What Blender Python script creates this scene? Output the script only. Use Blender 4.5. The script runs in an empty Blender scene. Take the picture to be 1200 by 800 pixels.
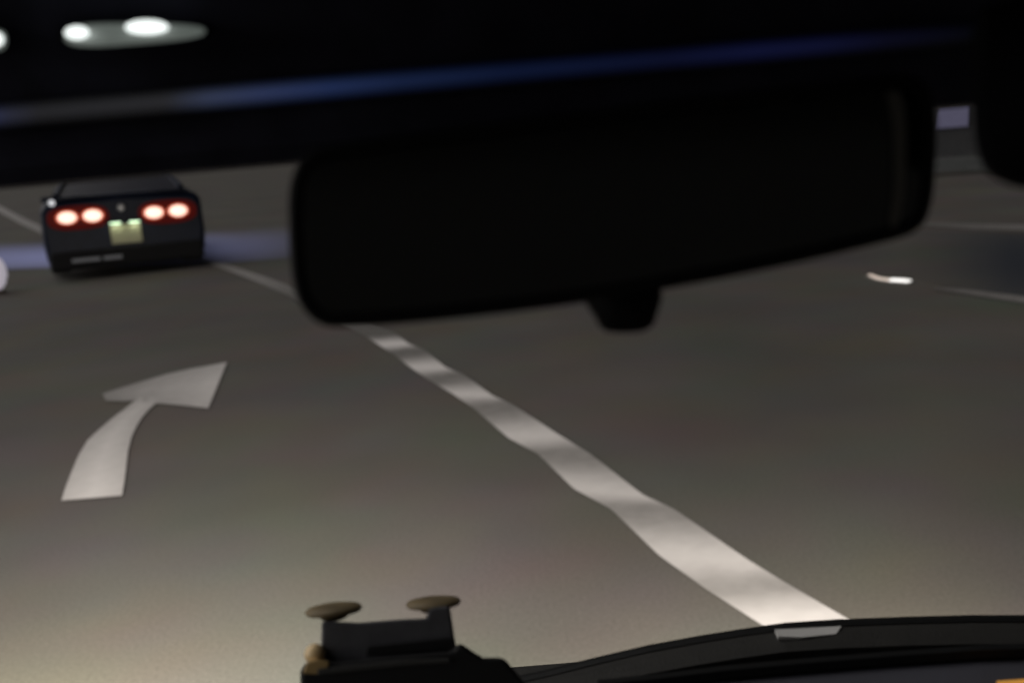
import bpy, bmesh, math, random
from mathutils import Vector, Matrix
random.seed(4)
sc = bpy.context.scene
COL = sc.collection
R = math.radians

# ------------------------------------------------------------------ camera
H, PITCH, ROLL, F = 1.33, R(11.6), R(4.6), 1200.0      # F in pixels of the 1200 px wide photograph
cam_d = bpy.data.cameras.new('camera'); cam = bpy.data.objects.new('camera', cam_d); COL.objects.link(cam)
fw = Vector((0, math.cos(PITCH), -math.sin(PITCH)))
r0 = Vector((1, 0, 0)); u0 = r0.cross(fw)
rt = math.cos(ROLL)*r0 - math.sin(ROLL)*u0
up = math.sin(ROLL)*r0 + math.cos(ROLL)*u0
CP = Vector((0, 0, H))
m = Matrix((rt, up, -fw)).transposed().to_4x4(); m.translation = CP
cam.matrix_world = m
cam_d.sensor_width = 36; cam_d.lens = 36.0*F/1200
cam_d.clip_start = 0.02; cam_d.clip_end = 1200
cam_d.dof.use_dof = True; cam_d.dof.focus_distance = 1.12; cam_d.dof.aperture_fstop = 4.9
sc.camera = cam
# ------------------------------------------------------------------ world, night light, exposure
SUN_EL, SUN_AZ = R(43), R(-88)
w = bpy.data.worlds.new('World'); sc.world = w; w.use_nodes = True
nt = w.node_tree; nt.nodes.clear()
sky = nt.nodes.new('ShaderNodeTexSky'); sky.sky_type = 'NISHITA'; sky.sun_disc = False
sky.sun_elevation = SUN_EL; sky.sun_rotation = SUN_AZ
bg = nt.nodes.new('ShaderNodeBackground'); bg.inputs['Strength'].default_value = 0.0012
ow = nt.nodes.new('ShaderNodeOutputWorld')
nt.links.new(sky.outputs[0], bg.inputs[0]); nt.links.new(bg.outputs[0], ow.inputs[0])
sl = bpy.data.lights.new('night_sun', 'SUN'); sl.energy = 2.2; sl.angle = R(95); sl.color = (1, .965, .93)
so = bpy.data.objects.new('night_sun', sl); COL.objects.link(so)
sd = Vector((math.sin(SUN_AZ)*math.cos(SUN_EL), math.cos(SUN_AZ)*math.cos(SUN_EL), math.sin(SUN_EL)))
so.rotation_euler = sd.to_track_quat('Z', 'Y').to_euler()
def spot(name, loc, aim, watts, cone, blend, col=(1, .93, .82), rad=.08):
    l = bpy.data.lights.new(name, 'SPOT'); l.energy = watts; l.spot_size = R(cone); l.spot_blend = blend
    l.color = col; l.shadow_soft_size = rad
    o = bpy.data.objects.new(name, l); COL.objects.link(o); o.location = loc
    o.rotation_euler = (Vector(loc)-Vector(aim)).to_track_quat('Z', 'Y').to_euler()
# the dipped headlamps of the car the picture is taken from
spot('headlamp', (-1.02, .76, .66), (-1.28, 1.56, 0), 1820, 102, .9)
spot('headlamp', (.45, .95, .66), (.45, 1.75, 0), 660, 104, .9)
sc.view_settings.view_transform = 'Standard'; sc.view_settings.look = 'None'
sc.view_settings.exposure = 0; sc.view_settings.gamma = 1
sc.cycles.use_denoising = True
sc.cycles.sample_clamp_indirect = 3

# ------------------------------------------------------------------ helpers
def ray(px, py):
    return (fw*F + rt*(px-600) + up*(400-py)).normalized()
def ground(px, py, z=0.0):
    d = ray(px, py); return CP + d*((z-H)/d.z)
def at(px, py, dist):                       # point at forward distance dist (metres)
    d = ray(px, py); return CP + d*(dist/d.y)
def lin(r, g, b):
    f = lambda c: (c/255/12.92 if c/255 <= .04045 else ((c/255+.055)/1.055)**2.4)
    return (f(r), f(g), f(b), 1)
def mat(name, col, rough=.6, metal=0, var=.12, scale=8, emit=None, es=0, spec=.5, bump=0, bscale=60, coat=0):
    m = bpy.data.materials.new(name); m.use_nodes = True
    t = m.node_tree; b = t.nodes['Principled BSDF']
    tc = t.nodes.new('ShaderNodeTexCoord'); n = t.nodes.new('ShaderNodeTexNoise')
    n.inputs['Scale'].default_value = scale; n.inputs['Detail'].default_value = 5
    t.links.new(tc.outputs['Object'], n.inputs['Vector'])
    rp = t.nodes.new('ShaderNodeValToRGB')
    rp.color_ramp.elements[0].position = .3; rp.color_ramp.elements[1].position = .7
    rp.color_ramp.elements[0].color = tuple(c*(1-var) for c in col[:3])+(1,)
    rp.color_ramp.elements[1].color = tuple(min(1, c*(1+var)) for c in col[:3])+(1,)
    t.links.new(n.outputs['Fac'], rp.inputs['Fac']); t.links.new(rp.outputs['Color'], b.inputs['Base Color'])
    b.inputs['Roughness'].default_value = rough; b.inputs['Metallic'].default_value = metal
    b.inputs['Specular IOR Level'].default_value = spec; b.inputs['Coat Weight'].default_value = coat
    if emit:
        b.inputs['Emission Color'].default_value = tuple(emit[:3])+(1,); b.inputs['Emission Strength'].default_value = es
    if bump:
        n2 = t.nodes.new('ShaderNodeTexNoise'); n2.inputs['Scale'].default_value = bscale; n2.inputs['Detail'].default_value = 6
        t.links.new(tc.outputs['Object'], n2.inputs['Vector'])
        bp = t.nodes.new('ShaderNodeBump'); bp.inputs['Strength'].default_value = bump; bp.inputs['Distance'].default_value = .01
        t.links.new(n2.outputs['Fac'], bp.inputs['Height']); t.links.new(bp.outputs['Normal'], b.inputs['Normal'])
    return m
def obj(name, bm, mt, parent=None, smooth=False, bevel=0, kind=None):
    me = bpy.data.meshes.new(name)
    bmesh.ops.recalc_face_normals(bm, faces=bm.faces[:])
    bm.to_mesh(me); bm.free(); me.materials.append(mt)
    if smooth:
        for p in me.polygons: p.use_smooth = True
    o = bpy.data.objects.new(name, me); COL.objects.link(o)
    if parent: o.parent = parent
    if bevel:
        b = o.modifiers.new('bevel', 'BEVEL'); b.width = bevel; b.segments = 3; b.limit_method = 'ANGLE'
    if kind: o['kind'] = kind
    return o
def thing(name, label, cat, loc=(0, 0, 0), rz=0, group=None):
    o = bpy.data.objects.new(name, None); COL.objects.link(o); o.location = loc; o.rotation_euler = (0, 0, rz)
    o.empty_display_size = .1
    return tag(o, label, cat, group)
def tag(o, label, cat, group=None):
    o['label'] = label; o['category'] = cat
    if group: o['group'] = group
    return o
def box(bm, c, s, rot=None):
    v = []
    for dx in (-.5, .5):
        for dy in (-.5, .5):
            for dz in (-.5, .5):
                p = Vector((dx*s[0], dy*s[1], dz*s[2]))
                if rot: p = rot @ p
                v.append(bm.verts.new(Vector(c)+p))
    for f in ((0,1,3,2),(4,6,7,5),(0,4,5,1),(2,3,7,6),(0,2,6,4),(1,5,7,3)): bm.faces.new([v[i] for i in f])
    return bm
def prism(front, back):
    """solid between two matching outlines"""
    bm = bmesh.new()
    a = [bm.verts.new(p) for p in front]; b = [bm.verts.new(p) for p in back]
    n = len(a)
    bm.faces.new(a); bm.faces.new(b[::-1])
    for i in range(n): bm.faces.new((a[i], b[i], b[(i+1) % n], a[(i+1) % n]))
    return bm
def layers(rings, cap=True):
    bm = bmesh.new(); vs = [[bm.verts.new(p) for p in r] for r in rings]; n = len(vs[0])
    for a, b in zip(vs, vs[1:]):
        for i in range(n): bm.faces.new((a[i], a[(i+1) % n], b[(i+1) % n], b[i]))
    if cap: bm.faces.new(vs[0]); bm.faces.new(vs[-1][::-1])
    return bm
def lathe(prof, c=(0, 0, 0), axis='Z', n=32):
    rings = []
    for r, h in prof:
        ring = []
        for k in range(n):
            a = 2*math.pi*k/n; x, y = r*math.cos(a), r*math.sin(a)
            p = {'Z': (x, y, h), 'X': (h, x, y), 'Y': (x, h, y)}[axis]
            ring.append(Vector(c)+Vector(p))
        rings.append(ring)
    return layers(rings)
def smoothpoly(pts, k=6):
    """closed Catmull-Rom through 2-D points"""
    out = []; n = len(pts)
    for i in range(n):
        p0, p1, p2, p3 = (Vector(pts[(i+j-1) % n]) for j in range(4))
        for s in range(k):
            t = s/k
            out.append(.5*((2*p1)+(-p0+p2)*t+(2*p0-5*p1+4*p2-p3)*t*t+(-p0+3*p1-3*p2+p3)*t**3))
    return out
def inset(pts, s):
    c = sum((Vector(p) for p in pts), Vector((0, 0)))/len(pts); q = []
    n = len(pts)
    for i in range(n):
        a, b = Vector(pts[i-1]), Vector(pts[(i+1) % n]); t = (b-a).normalized(); nn = Vector((-t.y, t.x))
        if (c-Vector(pts[i])).dot(nn) < 0: nn = -nn
        q.append(Vector(pts[i])+nn*s)
    return q
def flat(name, pts, mt, z, **k):
    bm = bmesh.new(); bm.faces.new([bm.verts.new(ground(x, y, z)) for x, y in pts])
    bmesh.ops.triangulate(bm, faces=bm.faces[:])
    return obj(name, bm, mt, **k)

# ------------------------------------------------------------------ ground
def asphalt_mat(name, c1, c2, patch=.35):
    m = bpy.data.materials.new(name); m.use_nodes = True; t = m.node_tree; b = t.nodes['Principled BSDF']
    tc = t.nodes.new('ShaderNodeTexCoord')
    def noise(s, d=4):
        n = t.nodes.new('ShaderNodeTexNoise'); n.inputs['Scale'].default_value = s; n.inputs['Detail'].default_value = d
        t.links.new(tc.outputs['Object'], n.inputs['Vector']); return n
    def mix(f, a, bb, typ='MIX', fac=None):
        x = t.nodes.new('ShaderNodeMix'); x.data_type = 'RGBA'; x.blend_type = typ
        if f is not None: t.links.new(f, x.inputs[0])
        else: x.inputs[0].default_value = fac
        for k, v in ((6, a), (7, bb)):
            if isinstance(v, tuple): x.inputs[k].default_value = v
            else: t.links.new(v, x.inputs[k])
        return x.outputs[2]
    big = noise(.55, 3); rp = t.nodes.new('ShaderNodeValToRGB'); rp.color_ramp.elements[0].position = patch; rp.color_ramp.elements[1].position = .68
    t.links.new(big.outputs['Fac'], rp.inputs['Fac'])
    a = mix(rp.outputs['Color'], c1, c2)
    hue = noise(1.3, 2)
    a = mix(None, a, hue.outputs['Color'], 'SOFT_LIGHT', .20)
    fine = noise(90, 3)
    a = mix(None, a, fine.outputs['Fac'], 'OVERLAY', .35)
    t.links.new(a, b.inputs['Base Color']); b.inputs['Roughness'].default_value = .8
    b.inputs['Specular IOR Level'].default_value = .1
    bp = t.nodes.new('ShaderNodeBump'); bp.inputs['Strength'].default_value = .15; bp.inputs['Distance'].default_value = .006
    t.links.new(fine.outputs['Fac'], bp.inputs['Height']); t.links.new(bp.outputs['Normal'], b.inputs['Normal'])
    return m
ASPH = asphalt_mat('worn_asphalt', (.064, .060, .055, 1), (.080, .074, .066, 1))
DARKA = asphalt_mat('dark_asphalt', (.030, .033, .039, 1), (.040, .043, .050, 1))
bm = bmesh.new(); bm.faces.new([bm.verts.new(p) for p in ((-600, -60, 0), (600, -60, 0), (600, 1000, 0), (-600, 1000, 0))])
obj('road', bm, ASPH, kind='structure')
SIDE = [(1050, 268, 316), (1080, 272, 326), (1115, 272, 338), (1160, 272, 344), (1200, 273, 352), (1340, 275, 372), (1500, 280, 395)]
bm = bmesh.new(); lay = bm.verts.layers.float.new('blend'); rows = []
for i in range(61):
    f = i/10; j = min(int(f), 5); k = f-j; q = [SIDE[j][n]*(1-k)+SIDE[j+1][n]*k for n in range(3)]; row = []
    for r_ in range(7):
        v = bm.verts.new(ground(q[0], q[1], .004).lerp(ground(q[0], q[2], .004), r_/6))
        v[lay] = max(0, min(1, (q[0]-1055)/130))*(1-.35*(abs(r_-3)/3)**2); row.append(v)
    rows.append(row)
for a, b in zip(rows, rows[1:]):
    for k in range(6): bm.faces.new((a[k], a[k+1], b[k+1], b[k]))
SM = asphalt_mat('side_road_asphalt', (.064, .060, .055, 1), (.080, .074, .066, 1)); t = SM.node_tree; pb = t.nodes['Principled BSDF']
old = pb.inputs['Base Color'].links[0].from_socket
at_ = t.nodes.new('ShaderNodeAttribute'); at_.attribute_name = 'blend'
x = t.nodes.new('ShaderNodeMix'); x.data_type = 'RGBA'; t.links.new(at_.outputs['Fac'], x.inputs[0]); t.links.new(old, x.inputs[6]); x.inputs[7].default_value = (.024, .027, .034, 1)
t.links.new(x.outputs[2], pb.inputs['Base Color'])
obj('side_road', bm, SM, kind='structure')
def fading_strip(name, pts, col):  # asphalt tone blends into the given colour, fading at the edges
    bm = bmesh.new(); lay = bm.verts.layers.float.new('blend'); rows = []; N = len(pts)-1
    for i in range(N*8+1):
        f = i/8; j = min(int(f), N-1); k = f-j; q = [pts[j][n]*(1-k)+pts[j+1][n]*k for n in range(4)]; row = []
        for r_ in range(9):
            y = q[1]+(q[2]-q[1])*r_/8
            v = bm.verts.new(ground(q[0], y, .004)); v[lay] = q[3]*max(0, 1-((r_-4.8)/4.8)**2)**1.6; row.append(v)
        rows.append(row)
    for a, b in zip(rows, rows[1:]):
        for k in range(8): bm.faces.new((a[k], a[k+1], b[k+1], b[k]))
    m_ = asphalt_mat(name+'_worn_paint', (.064, .060, .055, 1), (.080, .074, .066, 1)); t = m_.node_tree; pb = t.nodes['Principled BSDF']
    old = pb.inputs['Base Color'].links[0].from_socket
    at_ = t.nodes.new('ShaderNodeAttribute'); at_.attribute_name = 'blend'
    x = t.nodes.new('ShaderNodeMix'); x.data_type = 'RGBA'; t.links.new(at_.outputs['Fac'], x.inputs[0]); t.links.new(old, x.inputs[6]); x.inputs[7].default_value = col
    t.links.new(x.outputs[2], pb.inputs['Base Color'])
    obj(name, bm, m_, kind='structure')
fading_strip('blue_crossing_strip', [(-300, 300, 335, .9), (0, 284, 316, .9), (60, 282, 314, 1), (245, 270, 309, 1), (285, 268, 306, .62), (345, 262, 302, .22), (520, 250, 288, .1)], (.27, .295, .54, 1))

# road paint; light flicker bands and fading carried on the mesh as colour
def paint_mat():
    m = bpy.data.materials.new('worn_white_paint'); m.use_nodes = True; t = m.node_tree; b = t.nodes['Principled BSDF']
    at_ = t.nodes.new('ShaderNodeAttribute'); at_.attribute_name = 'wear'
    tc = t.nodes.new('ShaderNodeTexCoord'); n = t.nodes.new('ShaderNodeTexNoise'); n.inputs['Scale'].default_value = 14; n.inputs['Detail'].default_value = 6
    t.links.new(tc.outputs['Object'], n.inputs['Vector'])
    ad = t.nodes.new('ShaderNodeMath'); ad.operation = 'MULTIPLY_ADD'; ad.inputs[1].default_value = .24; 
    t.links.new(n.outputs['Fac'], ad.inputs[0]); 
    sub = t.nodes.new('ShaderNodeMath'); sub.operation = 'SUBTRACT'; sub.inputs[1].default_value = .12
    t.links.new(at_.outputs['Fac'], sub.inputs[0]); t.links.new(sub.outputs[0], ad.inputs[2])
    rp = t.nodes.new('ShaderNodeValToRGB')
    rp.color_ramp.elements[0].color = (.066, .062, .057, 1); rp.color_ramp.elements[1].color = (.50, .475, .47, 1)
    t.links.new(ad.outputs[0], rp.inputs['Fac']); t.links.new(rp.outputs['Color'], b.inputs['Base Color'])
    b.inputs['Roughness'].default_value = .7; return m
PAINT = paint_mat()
def ribbon(name, L, Rr, flicker_wear, mt, z=.008, n=160, label=None):
    """strip between two image-space edges laid on the road; wear(t) in 0..1"""
    def samp(pts, t):
        f = t*(len(pts)-1); i = min(int(f), len(pts)-2); k = f-i
        return (pts[i][0]*(1-k)+pts[i+1][0]*k, pts[i][1]*(1-k)+pts[i+1][1]*k)
    bm = bmesh.new(); lay = bm.verts.layers.float.new('wear'); rows = []
    for i in range(n+1):
        t = i/n; a = ground(*samp(L, t), z); b = ground(*samp(Rr, t), z); row = []
        for k in range(5):
            v = bm.verts.new(a.lerp(b, k/4)); v[lay] = flicker_wear(t); row.append(v)
        rows.append(row)
    for a, b in zip(rows, rows[1:]):
        for k in range(4): bm.faces.new((a[k], a[k+1], b[k+1], b[k]))
    return obj(name, bm, mt)
L = [(232,304),(285,324),(340,347),(386,370),(425,392),(444,404),(461,415),(482,431),(504,446),(530,461),(556,479),(596,513),(631,532),(672,572),(716,596),(772,650),(828,690),(892,731),(960,790)]
Q = [(262,308),(310,324),(356,341),(408,366),(462,389),(478,402),(497,409),(522,430),(543,438),(577,463),(600,473),(655,509),(690,530),(753,579),(790,596),(876,655),(922,683),(991,723),(1085,790)]
def wl(t):  # light flicker bands put into the paint tone, strongest at the far end
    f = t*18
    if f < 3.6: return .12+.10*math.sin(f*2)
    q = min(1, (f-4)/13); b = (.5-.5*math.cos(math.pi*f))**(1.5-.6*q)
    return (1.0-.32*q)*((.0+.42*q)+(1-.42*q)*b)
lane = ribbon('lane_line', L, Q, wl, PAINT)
tag(lane, 'long white lane line with worn patches running diagonally from dashboard to mirror', 'road marking')
aL = [(72,586),(77,570),(84,552),(92,533),(103,515),(116,503),(131,490),(147,478),(158,469)]
aR = [(143,580),(146,562),(148,545),(150,528),(154,512),(160,499),(167,488),(175,479),(183,472)]
bm = bmesh.new(); lay = bm.verts.layers.float.new('wear')
def strip(P, Qs, ws, z=.008, sub=4):
    rows = []
    for i in range((len(P)-1)*sub+1):
        f = i/sub; j = min(int(f), len(P)-2); k = f-j
        pa = [P[j][q]*(1-k)+P[j+1][q]*k for q in (0, 1)]; pb = [Qs[j][q]*(1-k)+Qs[j+1][q]*k for q in (0, 1)]
        w_ = ws[0]*(1-f/(len(P)-1))+ws[1]*f/(len(P)-1); row = []
        for k in range(5):
            v = bm.verts.new(ground(*pa, z).lerp(ground(*pb, z), k/4)); v[lay] = w_*(1-.25*abs(k/2-1)); row.append(v)
        rows.append(row)
    for a, b in zip(rows, rows[1:]):
        for k in range(4): bm.faces.new((a[k], a[k+1], b[k+1], b[k]))
strip(aL, aR, (.95, .62))
hT = [(120,461),(145,453),(168,446),(195,438),(222,432),(245,428),(266,424)]
hB = [(124,469),(142,470),(158,469),(183,472),(206,474),(226,476),(244,478)]
strip(hT, hB, (.22, .75))
bmesh.ops.remove_doubles(bm, verts=bm.verts[:], dist=.002)
arrow = tag(obj('road_arrow', bm, PAINT), 'white painted arrow bending to the right on the lane behind the dark car', 'road marking')
def faint(name, P, Qs, wv, label, n=40):
    o = ribbon(name, P, Qs, lambda t: wv(t), PAINT, n=n); return tag(o, label, 'road marking')
faint('road_line', [(-60, 217), (0, 241), (25, 254), (62, 271)], [(-60, 224), (0, 249), (25, 263), (62, 280)], lambda t: .30-.1*t, 'pale line on the road at the left edge, running behind the dark car')
faint('road_line', [(1078, 259), (1140, 262), (1200, 263), (1330, 262)], [(1078, 265), (1140, 269), (1200, 270), (1330, 271)], lambda t: .02+.16*t, 'faint grey line on the road right of the mirror, along the far side of the dark side road')
faint('road_line', [(1095, 336), (1135, 339), (1200, 347), (1330, 366)], [(1095, 339), (1135, 345), (1200, 355), (1330, 377)], lambda t: .02+.22*t, 'faint grey line at the right edge, along the near side of the dark side road')

# ------------------------------------------------------------------ road stud, lens glow added for reflected headlamp light
c = ground(1042, 328)
stud = thing('road_stud', 'small bright white road stud shining on the asphalt below the mirror', 'road stud', c)
pts = [ground(1019, 324)-c, ground(1030, 328.0)-c, ground(1044, 330)-c, ground(1066, 331.5)-c]
def bar(pts, wds, z0, z1):
    rings = []
    for i, p in enumerate(pts):
        a = pts[max(0, i-1)]; b = pts[min(len(pts)-1, i+1)]; d = (b-a).normalized(); n = Vector((-d.y, d.x, 0)).normalized()*wds[i]
        rings.append([Vector((p.x, p.y, 0))-n+Vector((0, 0, z0)), Vector((p.x, p.y, 0))+n+Vector((0, 0, z0)), Vector((p.x, p.y, 0))+n*.7+Vector((0, 0, z1)), Vector((p.x, p.y, 0))-n*.7+Vector((0, 0, z1))])
    return layers(rings)
obj('housing', bar([pts[0]*1.1, pts[1], pts[2], pts[3]*1.08], (.03, .04, .045, .04), .001, .008), mat('stud_metal', (.12, .11, .10), .5, .3), stud)
obj('lens', bar(pts[:3], (.012, .02, .026), .0085, .020), mat('stud_lens_warm', (.5, .45, .4), .3, emit=(1, .8, .68), es=.40), stud)
obj('lens', bar([pts[2]+Vector((.003, 0, 0)), pts[3]], (.028, .028), .0085, .024), mat('stud_lens_white', (.7, .7, .7), .3, emit=(1, .97, .93), es=1.0), stud)

# ------------------------------------------------------------------ white bollard at the left edge
c = ground(-11, 345)
bol = thing('bollard', 'low rounded white bollard glowing softly, cut off by the left edge', 'bollard', c)
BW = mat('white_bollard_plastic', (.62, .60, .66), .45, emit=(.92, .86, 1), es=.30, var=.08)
obj('shell', lathe([(.13, .05), (.17, .10), (.205, .20), (.20, .30), (.165, .38), (.10, .425), (.03, .44)], n=40), BW, bol, smooth=True)
obj('base', lathe([(.15, .0), (.155, .035), (.13, .049)]), mat('bollard_base', (.10, .085, .07), .7), bol)

# ------------------------------------------------------------------ concrete barrier far right
c = ground(1128, 203)
bar_t = thing('concrete_barrier', 'grey roadside barrier with a pale lavender panel, between the mirror and the sun visor', 'barrier', c)
d = c.y
def rel(px, py, dy=0): return at(px, py, d+dy)-c
def slab(pp, t, name, mt):
    obj(name, prism([rel(*p) for p in pp], [rel(*p)+Vector((0, t, 0)) for p in pp]), mt, bar_t)
slab([(1060, 188), (1215, 178), (1215, 116), (1060, 128)], .22, 'wall', mat('barrier_concrete', (.09, .09, .095), .85, bump=.3))
slab([(1094, 151), (1134, 148), (1136, 121), (1100, 124)], -.03, 'panel', mat('lavender_panel', (.10, .10, .15), .5, emit=(.055, .052, .082), es=1))  # panel emission stands in for a patch of lavender light
slab([(1060, 203), (1230, 194), (1230, 179), (1060, 188)], -.12, 'kerb_foot', mat('pale_concrete', (.17, .18, .18), .85, bump=.3))

# ------------------------------------------------------------------ the dark car ahead
YAW = math.atan((600-95)/F*1.0)
cc = ground(154.5, 321)
car = thing('car_ahead', 'dark low car ahead in the lane, two pairs of round tail lights lit', 'car', (cc.x, cc.y, 0), YAW+R(-1.0))
car.scale = (.965, .965, .965); car.rotation_euler = (0, R(.9), YAW-R(1)); car.location.z = .012
PB = mat('dark_car_paint', (.006, .009, .021), .45, 0, var=.2, spec=.12)
GL = mat('dark_car_glass', (.012, .012, .020), .3, spec=.12)
RUB = mat('tyre_rubber', (.012, .012, .012), .85)
RIM = mat('alloy', (.25, .25, .26), .35, .9)
BLK = mat('black_plastic', (.008, .008, .009), .7, spec=.1)
W = .955
def sect(y, w_, zb, zs, arch=None):
    zl = zb+.04
    for yw in (.82, 3.45):
        q = .385**2-(y-yw)**2
        if q > 0: zl = max(zl, .33+math.sqrt(q))
    half = [(0, zb), (.60*w_, zb), (.62*w_, min(zl, zs-.12)), (.975*w_, min(zl+.005, zs-.115)), (w_, min(max(zl+.02, zb+.28), zs-.11)), (w_*.985, zs-.10), (w_*.93, zs-.03), (w_*.80, zs), (0, zs+.035)]
    return [Vector((x, y, z)) for x, z in half]+[Vector((-x, y, z)) for x, z in half[::-1][1:-1]]
st = [(0, .90, .25, .88), (.02, .935, .20, .93), (.12, W, .17, .955), (.35, W, .16, .965)]
ys = [.43+.0975*i for i in range(9)]
st += [(y, W, .16, .965) for y in ys]+[(1.5, W*.985, .16, .95), (2.2, W*.975, .16, .93), (2.9, W*.98, .16, .90)]
st += [(3.05+.1*i, W, .16, .885-.012*i) for i in range(9)]+[(4.05, W*.96, .17, .76), (4.3, W*.86, .20, .70), (4.45, W*.66, .24, .60)]
obj('body', layers([sect(*s) for s in st]), PB, car, smooth=False, bevel=.012)
# greenhouse: rear window, side windows, windscreen and roof
def ring(y, w_, z): return [Vector((-w_, y, z)), Vector((w_, y, z))]
def quad(pts, t, name, mt):
    n = (pts[1]-pts[0]).cross(pts[2]-pts[0]).normalized()*t
    return obj(name, prism(pts, [p+n for p in pts]), mt, car)
g = {'rb': (.42, .74, .985), 'rt': (1.35, .56, 1.30), 'ft': (2.15, .57, 1.31), 'fb': (3.02, .74, .93)}
P = {k: ring(*v) for k, v in g.items()}
quad([P['rb'][0], P['rb'][1], P['rt'][1], P['rt'][0]], -.02, 'rear_window', GL)
quad([P['fb'][0], P['fb'][1], P['ft'][1], P['ft'][0]], .02, 'windscreen', GL)
for s in (0, 1): quad([P['rb'][s], P['rt'][s], P['ft'][s], P['fb'][s]], .02*(-1 if s == 0 else 1), 'side_window', GL)
rv = [Vector((x*1.02, y, z)) for x, y, z in ((-.58, 1.28, 1.292), (.58, 1.28, 1.292), (.59, 2.2, 1.312), (-.59, 2.2, 1.312))]
rm = [Vector((x*.9, y, z+.045)) for x, y, z in rv]
obj('roof', layers([rv, rm]), PB, car, bevel=.015)
for s in (-1, 1):
    for a, b in (('rb', 'rt'), ('ft', 'fb')):
        p, q = P[a][(s+1)//2], P[b][(s+1)//2]; dirv = (q-p)
        rot = dirv.to_track_quat('Z', 'X').to_matrix()
        b_ = bmesh.new(); box(b_, (p+q)/2+Vector((s*.012, 0, .012)), (.06, .07, dirv.length), rot); obj('pillar', b_, PB, car, bevel=.01)
    b_ = bmesh.new(); box(b_, (s*.92, 2.7, .90), (.16, .10, .09)); obj('door_mirror', b_, PB, car, bevel=.03)
# spoiler lip, lower bumper, exhausts
b_ = bmesh.new(); box(b_, (0, .07, .975), (1.62, .13, .022)); obj('spoiler', b_, PB, car, bevel=.008)
b_ = bmesh.new(); box(b_, (0, .02, .225), (1.80, .18, .23)); obj('rear_bumper', b_, BLK, car, bevel=.04)
for x in (-.62, .62):
    obj('exhaust_pipe', lathe([(.038, -.10), (.042, -.10), (.042, .1), (.03, .1)], (x, .14, .16), 'Y', 20), mat('exhaust', (.02, .02, .02), .6, .3), car)
# pair of round lamps each side; red oval housing carries their painted glow
GLOW_HOUS = mat('red_lens_housing', (.05, .003, .003), .5, spec=.1, emit=(1, .035, .02), es=.034)
LAMP = mat('lit_brake_lamp', (.8, .5, .4), .3, emit=(1, .70, .56), es=1.5)
RING = mat('lamp_ring_red', (.3, .02, .01), .35, emit=(1, .16, .07), es=.55)
def squash(bm):
    for v in bm.verts: v.co.z = .735+(v.co.z-.70)*.66+(.012 if v.co.x < 0 else -.012)
    return bm
for s in (-1, 1):
    x0 = .50*s
    N_ = 48
    def oval(rx, rz, y): return [Vector((s*.52+rx*math.copysign(abs(math.cos(a))**.72, math.cos(a)), y, (.735 if s < 0 else .718)+rz*math.copysign(abs(math.sin(a))**.72, math.sin(a)))) for a in [2*math.pi*k/N_ for k in range(N_)]]
    hs = obj('tail_light', layers([oval(.355, .150, .02), oval(.35, .145, -.008), oval(.33, .125, -.016), oval(.25, .09, -.019)]), GLOW_HOUS, car)
    for dx in (-.145, .145):
        cx = s*.50+dx
        obj('lamp_ring', squash(lathe([(.132, -.005), (.130, -.030), (.106, -.033)], (cx, 0, .70), 'Y', 36)), RING, hs)
        lm = obj('lamp', squash(lathe([(.104, -.034), (.098, -.046), (.05, -.056), (.01, -.058)], (cx, 0, .70), 'Y', 36)), LAMP, hs, smooth=True)
# plate with its lamps, badge, lettering, wheels
b_ = bmesh.new(); box(b_, (0.0, -.012, .495), (.36, .022, .235)); obj('licence_plate', b_, mat('yellow_plate', (.30, .29, .17), .5, var=.1, scale=14, emit=None), car, bevel=.006)
b_ = bmesh.new(); box(b_, (0, -.03, .655), (.44, .06, .025)); obj('plate_lamp_hood', b_, BLK, car)
for x in (-.11, .11):
    b_ = bmesh.new(); box(b_, (x, -.037, .633), (.13, .03, .014)); o = obj('plate_lamp', b_, mat('plate_lamp_lit', (.6, .8, .6), .4, emit=(.72, 1, .66), es=1.6), car)
    l = bpy.data.lights.new('plate_light', 'POINT'); l.energy = .30; l.color = (.90, 1, .82); l.shadow_soft_size = .02
    lo = bpy.data.objects.new('plate_light', l); COL.objects.link(lo); lo.parent = car; lo.location = (x, -.085, .60)
obj('badge', lathe([(.045, .0), (.04, -.02), (.02, -.026)], (-.02, -.006, .815), 'Y', 24), mat('badge_metal', (.35, .35, .36), .4, .6), car)
LET = mat('pale_lettering', (.17, .18, .21), .6)
for x0, n in ((-.66, 6), (-.30, 4)):
    b_ = bmesh.new(); box(b_, (x0+n*.027, -.0755, .225), (n*.054, .009, .044)); obj('lettering', b_, LET, car)
def wheel(x, y):
    e = bpy.data.objects.new('wheel', None); COL.objects.link(e); e.parent = car; e.location = (x, y, .33); e.empty_display_size = .1
    obj('tyre', lathe([(.20, -.12), (.30, -.125), (.327, -.10), (.33, 0), (.327, .10), (.30, .125), (.20, .12)], axis='X', n=40), RUB, e, smooth=True)
    s = 1 if x > 0 else -1
    b_ = lathe([(.20, .122*s), (.05, .128*s), (.01, .128*s)], axis='X', n=30)
    for k in range(5):
        rot = Matrix.Rotation(k*2*math.pi/5, 3, 'X'); box(b_, rot @ Vector((s*.132, 0, .11)), (.014, .04, .16), rot)
    obj('rim', b_, RIM, e)
for x in (-.81, .81):
    for y in (.82, 3.45): wheel(x, y)
b_ = lathe([(.035, 0), (.03, -.02), (.01, -.03)], (-.79, -.02, .935), 'Y', 20)
obj('marker_lamp', b_, mat('marker_lamp', (.6, .6, .6), .4, emit=(.9, .93, 1), es=.6), car)  # glowing disc added for a white reflection at the deck corner
for x in (-.7, .7):
    b_ = bmesh.new(); box(b_, (x, 4.32, .60), (.3, .12, .1)); obj('headlight', b_, mat('headlight_glass', (.3, .3, .32), .2), car, bevel=.02)

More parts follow.
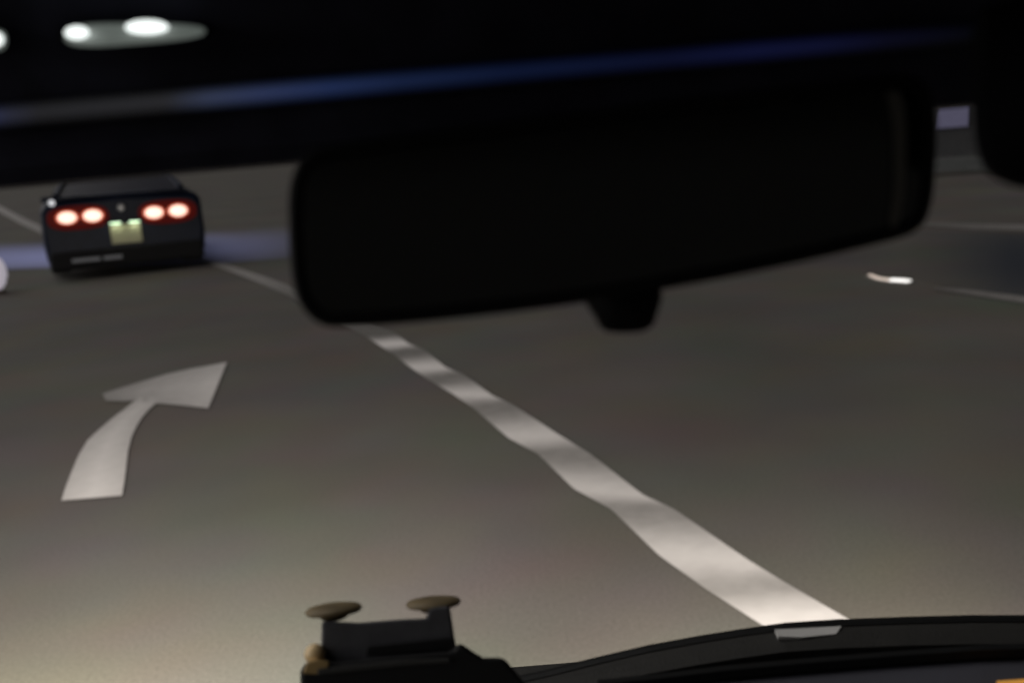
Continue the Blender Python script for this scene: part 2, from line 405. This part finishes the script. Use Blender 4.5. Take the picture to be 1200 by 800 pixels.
# ------------------------------------------------------------------ cabin: windscreen header with a painted blue reflection streak
TRIM = mat('black_header_trim', (.034, .034, .054), .8, var=.3, scale=30, bump=.1, bscale=400, spec=.15)
HD = .50
def hb(x, off=0, dd=0): return at(x, 213.5-.0855*x-off, HD+dd)
hdr = thing('windscreen_header', 'black trim band across the top of the windscreen with a dim blue light strip', 'windscreen trim', hb(600))
hc = hb(600)
prof = [(.16, .030), (.03, -.004), (.006, -.002), (.0, .006), (-.002, .020), (-.008, .05), (-.022, .09), (-.06, .13), (-.14, .155), (-.8, .165), (-1.6, .15), (-1.6, .18), (-.1, .19), (.05, .12), (.16, .045)]
rings = []
for i in range(13):
    px = -700+i*217; base = hb(px)
    rings.append([base+Vector((0, a, b))-hc for a, b in prof])
obj('trim', layers(rings), TRIM, hdr, smooth=False)
sm = bpy.data.materials.new('light_strip_diffuser'); sm.use_nodes = True  # emission painted along the band for a blue reflection, no lamp there
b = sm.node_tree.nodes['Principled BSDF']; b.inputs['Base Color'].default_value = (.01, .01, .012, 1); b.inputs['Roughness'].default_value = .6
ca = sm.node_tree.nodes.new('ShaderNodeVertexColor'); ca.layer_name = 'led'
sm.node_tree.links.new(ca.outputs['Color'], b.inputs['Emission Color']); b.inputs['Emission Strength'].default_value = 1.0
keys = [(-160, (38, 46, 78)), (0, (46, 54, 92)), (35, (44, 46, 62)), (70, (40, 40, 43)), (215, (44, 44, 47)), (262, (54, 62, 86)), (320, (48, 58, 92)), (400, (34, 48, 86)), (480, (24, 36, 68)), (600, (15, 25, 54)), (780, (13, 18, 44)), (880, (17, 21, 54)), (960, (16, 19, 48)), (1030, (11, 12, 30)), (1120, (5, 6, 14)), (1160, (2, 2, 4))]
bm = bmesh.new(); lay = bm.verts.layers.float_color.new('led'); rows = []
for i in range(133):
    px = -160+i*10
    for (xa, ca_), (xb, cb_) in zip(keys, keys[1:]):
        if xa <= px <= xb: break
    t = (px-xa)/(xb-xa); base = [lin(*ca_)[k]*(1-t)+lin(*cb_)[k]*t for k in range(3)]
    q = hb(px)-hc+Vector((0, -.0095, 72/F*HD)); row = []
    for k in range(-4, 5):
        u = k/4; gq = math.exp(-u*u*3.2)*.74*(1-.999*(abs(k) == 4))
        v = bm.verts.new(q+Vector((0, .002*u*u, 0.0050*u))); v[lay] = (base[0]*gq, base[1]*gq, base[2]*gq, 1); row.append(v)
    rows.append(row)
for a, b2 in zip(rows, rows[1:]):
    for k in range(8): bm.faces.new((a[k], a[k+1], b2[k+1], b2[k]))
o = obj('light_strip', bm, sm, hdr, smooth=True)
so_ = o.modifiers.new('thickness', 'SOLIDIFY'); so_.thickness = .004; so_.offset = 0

# overhead lamps on the header
def overhead(cx, cy, hw, hh, label, bulbs, taper):
    def P3(x, y, dd=0): return at(x, y, HD-.028-dd)
    o0 = P3(cx, cy); t = thing('overhead_lamp', label, 'lamp', o0, group='white lamps glowing at the top left')
    n = 40; sl_ = -.035
    def outline(s, dd):
        r = []
        for k in range(n):
            a = 2*math.pi*k/n; ca, sa = math.cos(a), math.sin(a)
            x = hw*math.copysign(abs(ca)**.6, ca); y = hh*math.copysign(abs(sa)**.75, sa)*(1-taper*(x/hw))
            r.append(P3(cx+x*s, cy+y*s+sl_*x, dd)-o0)
        return r
    obj('bezel', layers([outline(1.06, -.02), outline(1.06, .0), outline(1.0, .001)]), BLK, t, smooth=False)
    obj('diffuser', layers([outline(.99, .0), outline(.97, .003), outline(.8, .006), outline(.3, .0075)]), mat('frosted_lens', (.3, .31, .30), .4, emit=(.74, .86, .78), es=.115), t, smooth=True)
    for bx, by, rx, ry in bulbs:
        rr = []
        for s, dd in ((1, .0085), (.97, .011), (.75, .0135), (.2, .015)):
            rr.append([P3(bx+rx*s*math.cos(2*math.pi*k/n), by+ry*s*math.sin(2*math.pi*k/n), dd)-o0 for k in range(n)])
        obj('bulb', layers(rr), mat('lit_white_bulb', (.8, .85, .85), .3, emit=(.93, 1, .97), es=1.5), t, smooth=True)
overhead(158, 40, 84, 12.5, 'long frosted lamp with two glowing white spots in the dark top left', [(90, 38.5, 14, 7.5), (172, 32, 25, 8)], .28)
overhead(-12, 48, 20, 13, 'small glowing white lamp cut off by the left edge, high in the dark', [(-6, 46.5, 10, 8)], 0)

# ------------------------------------------------------------------ rear-view mirror
MD = .40
out = [(338, 262), (341, 212), (362, 180), (420, 165), (700, 128), (950, 98), (1050, 88), (1084, 98), (1097, 135), (1096, 200), (1090, 245), (1074, 270), (1030, 286), (880, 320), (690, 354), (520, 375), (415, 383), (376, 380), (352, 358), (342, 325)]
sp = smoothpoly(out, 6)
def mp(p, dd=0): return at(p.x, p.y, MD+dd)
mc = mp(Vector((715, 240)), .03)
mir = thing('rear_view_mirror', 'wide black rear-view mirror with a small tab hanging in front of the windscreen', 'mirror', mc)
MB = mat('mirror_plastic', (.005, .005, .006), .6, var=.2, spec=.25)
rings = [[mp(p, dd)-mc for p in inset(sp, s)] for s, dd in ((14, .001), (6, -.0012), (1, .0015), (0, .006), (0, .018), (10, .026), (40, .034))]
obj('housing', layers([rings[0]]+rings[1:]), MB, mir, smooth=True)
gm = bpy.data.materials.new('dimmed_mirror_glass'); gm.use_nodes = True; b = gm.node_tree.nodes['Principled BSDF']
b.inputs['Base Color'].default_value = (.05, .053, .055, 1); b.inputs['Metallic'].default_value = 1; b.inputs['Roughness'].default_value = .12
n_ = gm.node_tree.nodes.new('ShaderNodeTexNoise'); n_.inputs['Scale'].default_value = 30
mr = gm.node_tree.nodes.new('ShaderNodeMapRange'); mr.inputs[3].default_value = .06; mr.inputs[4].default_value = .2
gm.node_tree.links.new(n_.outputs['Fac'], mr.inputs[0]); gm.node_tree.links.new(mr.outputs[0], b.inputs['Roughness'])
obj('mirror_glass', prism([mp(p, -.0012)-mc for p in inset(sp, 17)], [mp(p, .0008)-mc for p in inset(sp, 17)]), gm, mir)
stp = smoothpoly([(1040, 110), (1056, 112), (1062, 150), (1060, 220), (1052, 262), (1042, 262), (1047, 220), (1046, 150)], 4)
obj('edge_strip', prism([mp(p, -.003)-mc for p in stp], [mp(p, -.0014)-mc for p in stp]), mat('mirror_edge_grey', (.10, .095, .085), .5), mir)  # grey strip added as a painted highlight along the mirror's right end
tab = smoothpoly([(690, 346), (770, 336), (769, 372), (757, 387), (730, 390), (708, 387), (697, 372)], 5)
obj('dimming_tab', layers([[mp(p, dd)-mc for p in inset(tab, s)] for s, dd in ((5, .001), (0, .004), (0, .014), (5, .017))]), MB, mir, smooth=True)
q0 = mp(Vector((640, 215)), .03)-mc; q1 = hb(655)-mc+Vector((0, .07, .018))
dv = q1-q0; rot = dv.to_track_quat('Z', 'X').to_matrix()
b_ = lathe([(.016, 0), (.012, .012), (.009, .03), (.009, dv.length-.02), (.022, dv.length-.004), (.022, dv.length)], n=24)
bmesh.ops.transform(b_, matrix=Matrix.Translation(q0) @ rot.to_4x4(), verts=b_.verts[:])
obj('stalk', b_, MB, mir, smooth=True)

# ------------------------------------------------------------------ sun visor, top right
vis = [(1139, 40), (1140, 130), (1144, 172), (1155, 200), (1178, 215), (1215, 222), (1320, 222), (1420, 214), (1440, 180), (1440, 20), (1400, -10), (1180, 0)]
vs = smoothpoly(vis, 5); vc = at(1290, 30, .36)
vz = thing('sun_visor', 'black sun visor with a rounded corner hanging at the top right', 'sun visor', vc)
obj('panel', layers([[at(p.x, p.y, .36+dd)-vc for p in inset(vs, s)] for s, dd in ((14, -.004), (4, -.001), (0, .005), (4, .012), (14, .015))]), mat('visor_vinyl', (.005, .005, .0065), .8, spec=.15), vz, smooth=True)
b_ = lathe([(.005, 0), (.005, .16)], n=16, axis='X'); bmesh.ops.translate(b_, vec=at(1180, 2, .365)-vc, verts=b_.verts[:])
obj('hinge_rod', b_, MB, vz)

# ------------------------------------------------------------------ dashboard hood bottom right
DT = mat('dark_dash_vinyl', (.024, .023, .021), .6, var=.15, scale=60, bump=.25, bscale=500, spec=.3)
DB = mat('black_dash_edge', (.006, .006, .006), .5, spec=.3)
DF = mat('grey_dash_fascia', (.06, .06, .075), .6)
edge = [(540, 806), (580, 797), (640, 784), (700, 769), (760, 755), (820, 744), (870, 736), (920, 729), (980, 725), (1060, 722), (1140, 720), (1230, 720), (1320, 724), (1420, 734), (1520, 760)]
DD = .74
dc = at(1000, 740, DD)
dash = thing('dashboard', 'dark instrument hood of the dashboard rising along the bottom right', 'dashboard', dc)
def dstrip(rows, name, mt, smooth=True):
    """rows: list of (pixel dy, forward distance); solid closed below"""
    rr = []
    for x, y in edge:
        rr.append([at(x, y+dy, dd)-dc for dy, dd in rows])
    return obj(name, layers(rr), mt, dash, smooth=smooth)
dstrip([(0, .742), (3, .736), (8, .73), (9, .76), (5, .80), (60, .84), (20, .80)], 'rim', DB, False)
dstrip([(9.5, .728), (16, .715), (26, .70), (34, .69), (90, .70), (90, .78), (12, .74)], 'hood', DT, False)
# brow lip and fascia inside it
fe = [(700, 812), (760, 806), (850, 795), (950, 786), (1050, 778), (1150, 771), (1250, 768), (1350, 770), (1500, 790)]
def fstrip(rows, name, mt): return obj(name, layers([[at(x, y+dy, dd)-dc for dy, dd in rows] for x, y in fe]), mt, dash)
fstrip([(-16, .665), (-10, .655), (0, .655), (2, .68), (-14, .685)], 'brow', DB)
fstrip([(2.5, .657), (60, .585), (120, .57), (120, .70), (3, .69)], 'fascia', DF)
ins = [(908, 737), (986, 733), (980, 742), (940, 746), (912, 745)]
obj('trim_insert', prism([at(x, y, .722-.0014*(y-735))-dc for x, y in ins], [at(x, y+4, .724-.0014*(y-735))-dc for x, y in ins]), mat('pale_insert', (.60, .59, .57), .5), dash)  # added pale piece, painted as the lane line's reflection on the hood
g1 = [(1168, 797.5), (1230, 793), (1230, 812), (1168, 812)]
obj('gauge_light', prism([at(x, y, .607)-dc for x, y in g1], [at(x, y+3, .626)-dc for x, y in g1]), mat('orange_gauge', (.3, .15, .05), .4, emit=(.60, .28, .05), es=.75), dash)
# broad dashboard top below the frame
b_ = bmesh.new(); cdt = at(600, 1010, .66)-dc; box(b_, cdt+Vector((0, .08, -.05)), (1.7, .5, .06)); obj('top_panel', b_, DT, dash, bevel=.02)

# ------------------------------------------------------------------ gadget on the dashboard
GD = .60
gc = at(470, 800, GD)
gad = thing('dashboard_gadget', 'small black gadget with two round brass caps standing on the dashboard', 'gadget', gc)
GB = mat('gadget_black', (.09, .09, .10), .5, var=.2, scale=80)
GB2 = mat('gadget_dark', (.006, .006, .007), .6)
BR = mat('dull_brass', (.18, .13, .06), .6, .0, var=.3, scale=60)
GOLD = mat('shiny_gold', (.95, .68, .36), .3, .0, emit=None)
def gp(pp, d0, t, name, mt, bev=.0012):
    return obj(name, prism([at(x, y, d0)-gc for x, y in pp], [at(x, y, d0+t)-gc for x, y in pp]), mt, gad, bevel=bev)
gp([(377, 727), (420, 729), (470, 725), (500, 724), (502, 712), (527, 709), (533, 748), (538, 774), (376, 784)], GD, .035, 'case', GB, .002)
gp([(430, 757), (532, 746), (536, 762), (428, 768)], GD-.004, .0035, 'groove', GB2)
gp([(352, 784), (360, 774), (400, 775), (530, 762), (538, 752), (556, 764), (566, 770), (590, 770), (604, 786), (640, 830), (352, 850)], GD+.001-.012, .06, 'base', GB2, .003)
gp([(372, 783), (470, 773), (528, 770), (528, 776), (470, 780), (372, 791)], GD-.0145, .002, 'front_rail', mat('rail_grey', (.05, .05, .048), .5))
def cap(x, y, hw, hh, tilt):
    p = at(x, y, GD+.018)-gc; r = hw/F*GD
    h = hh/F*GD
    bm = lathe([(r*.3, -h*1.7), (r*.45, -h*1.4), (r*.55, -h*.6), (r*.93, -h*.45), (r, 0), (r*.93, h*.45), (r*.6, h*.8), (r*.1, h*.9)], n=36)
    bmesh.ops.transform(bm, matrix=Matrix.Translation(p) @ Matrix.Rotation(tilt, 4, 'Y') @ Matrix.Rotation(R(-15), 4, 'X'), verts=bm.verts[:])
    obj('cap', bm, BR, gad, smooth=True)
cap(391, 714, 37, 7.5, R(0)); cap(508, 706, 36, 7.0, R(1))
p = at(369, 766, GD-.002)-gc; r = 13/F*GD
obj('knob', lathe([(r*math.sin(math.pi*k/12)+.0001, -r*math.cos(math.pi*k/12)) for k in range(13)], p, 'Z', 24), GOLD, gad, smooth=True)
gp([(355, 789), (359, 776), (372, 772), (386, 774), (384, 790)], GD-.0125, .006, 'side_plate', mat('gold_side', (.45, .31, .13), .4))
b_ = bmesh.new(); pp = at(374, 782, GD+.004)-gc; box(b_, pp, (.006, .006, .012)); obj('knob_stem', b_, BR, gad)
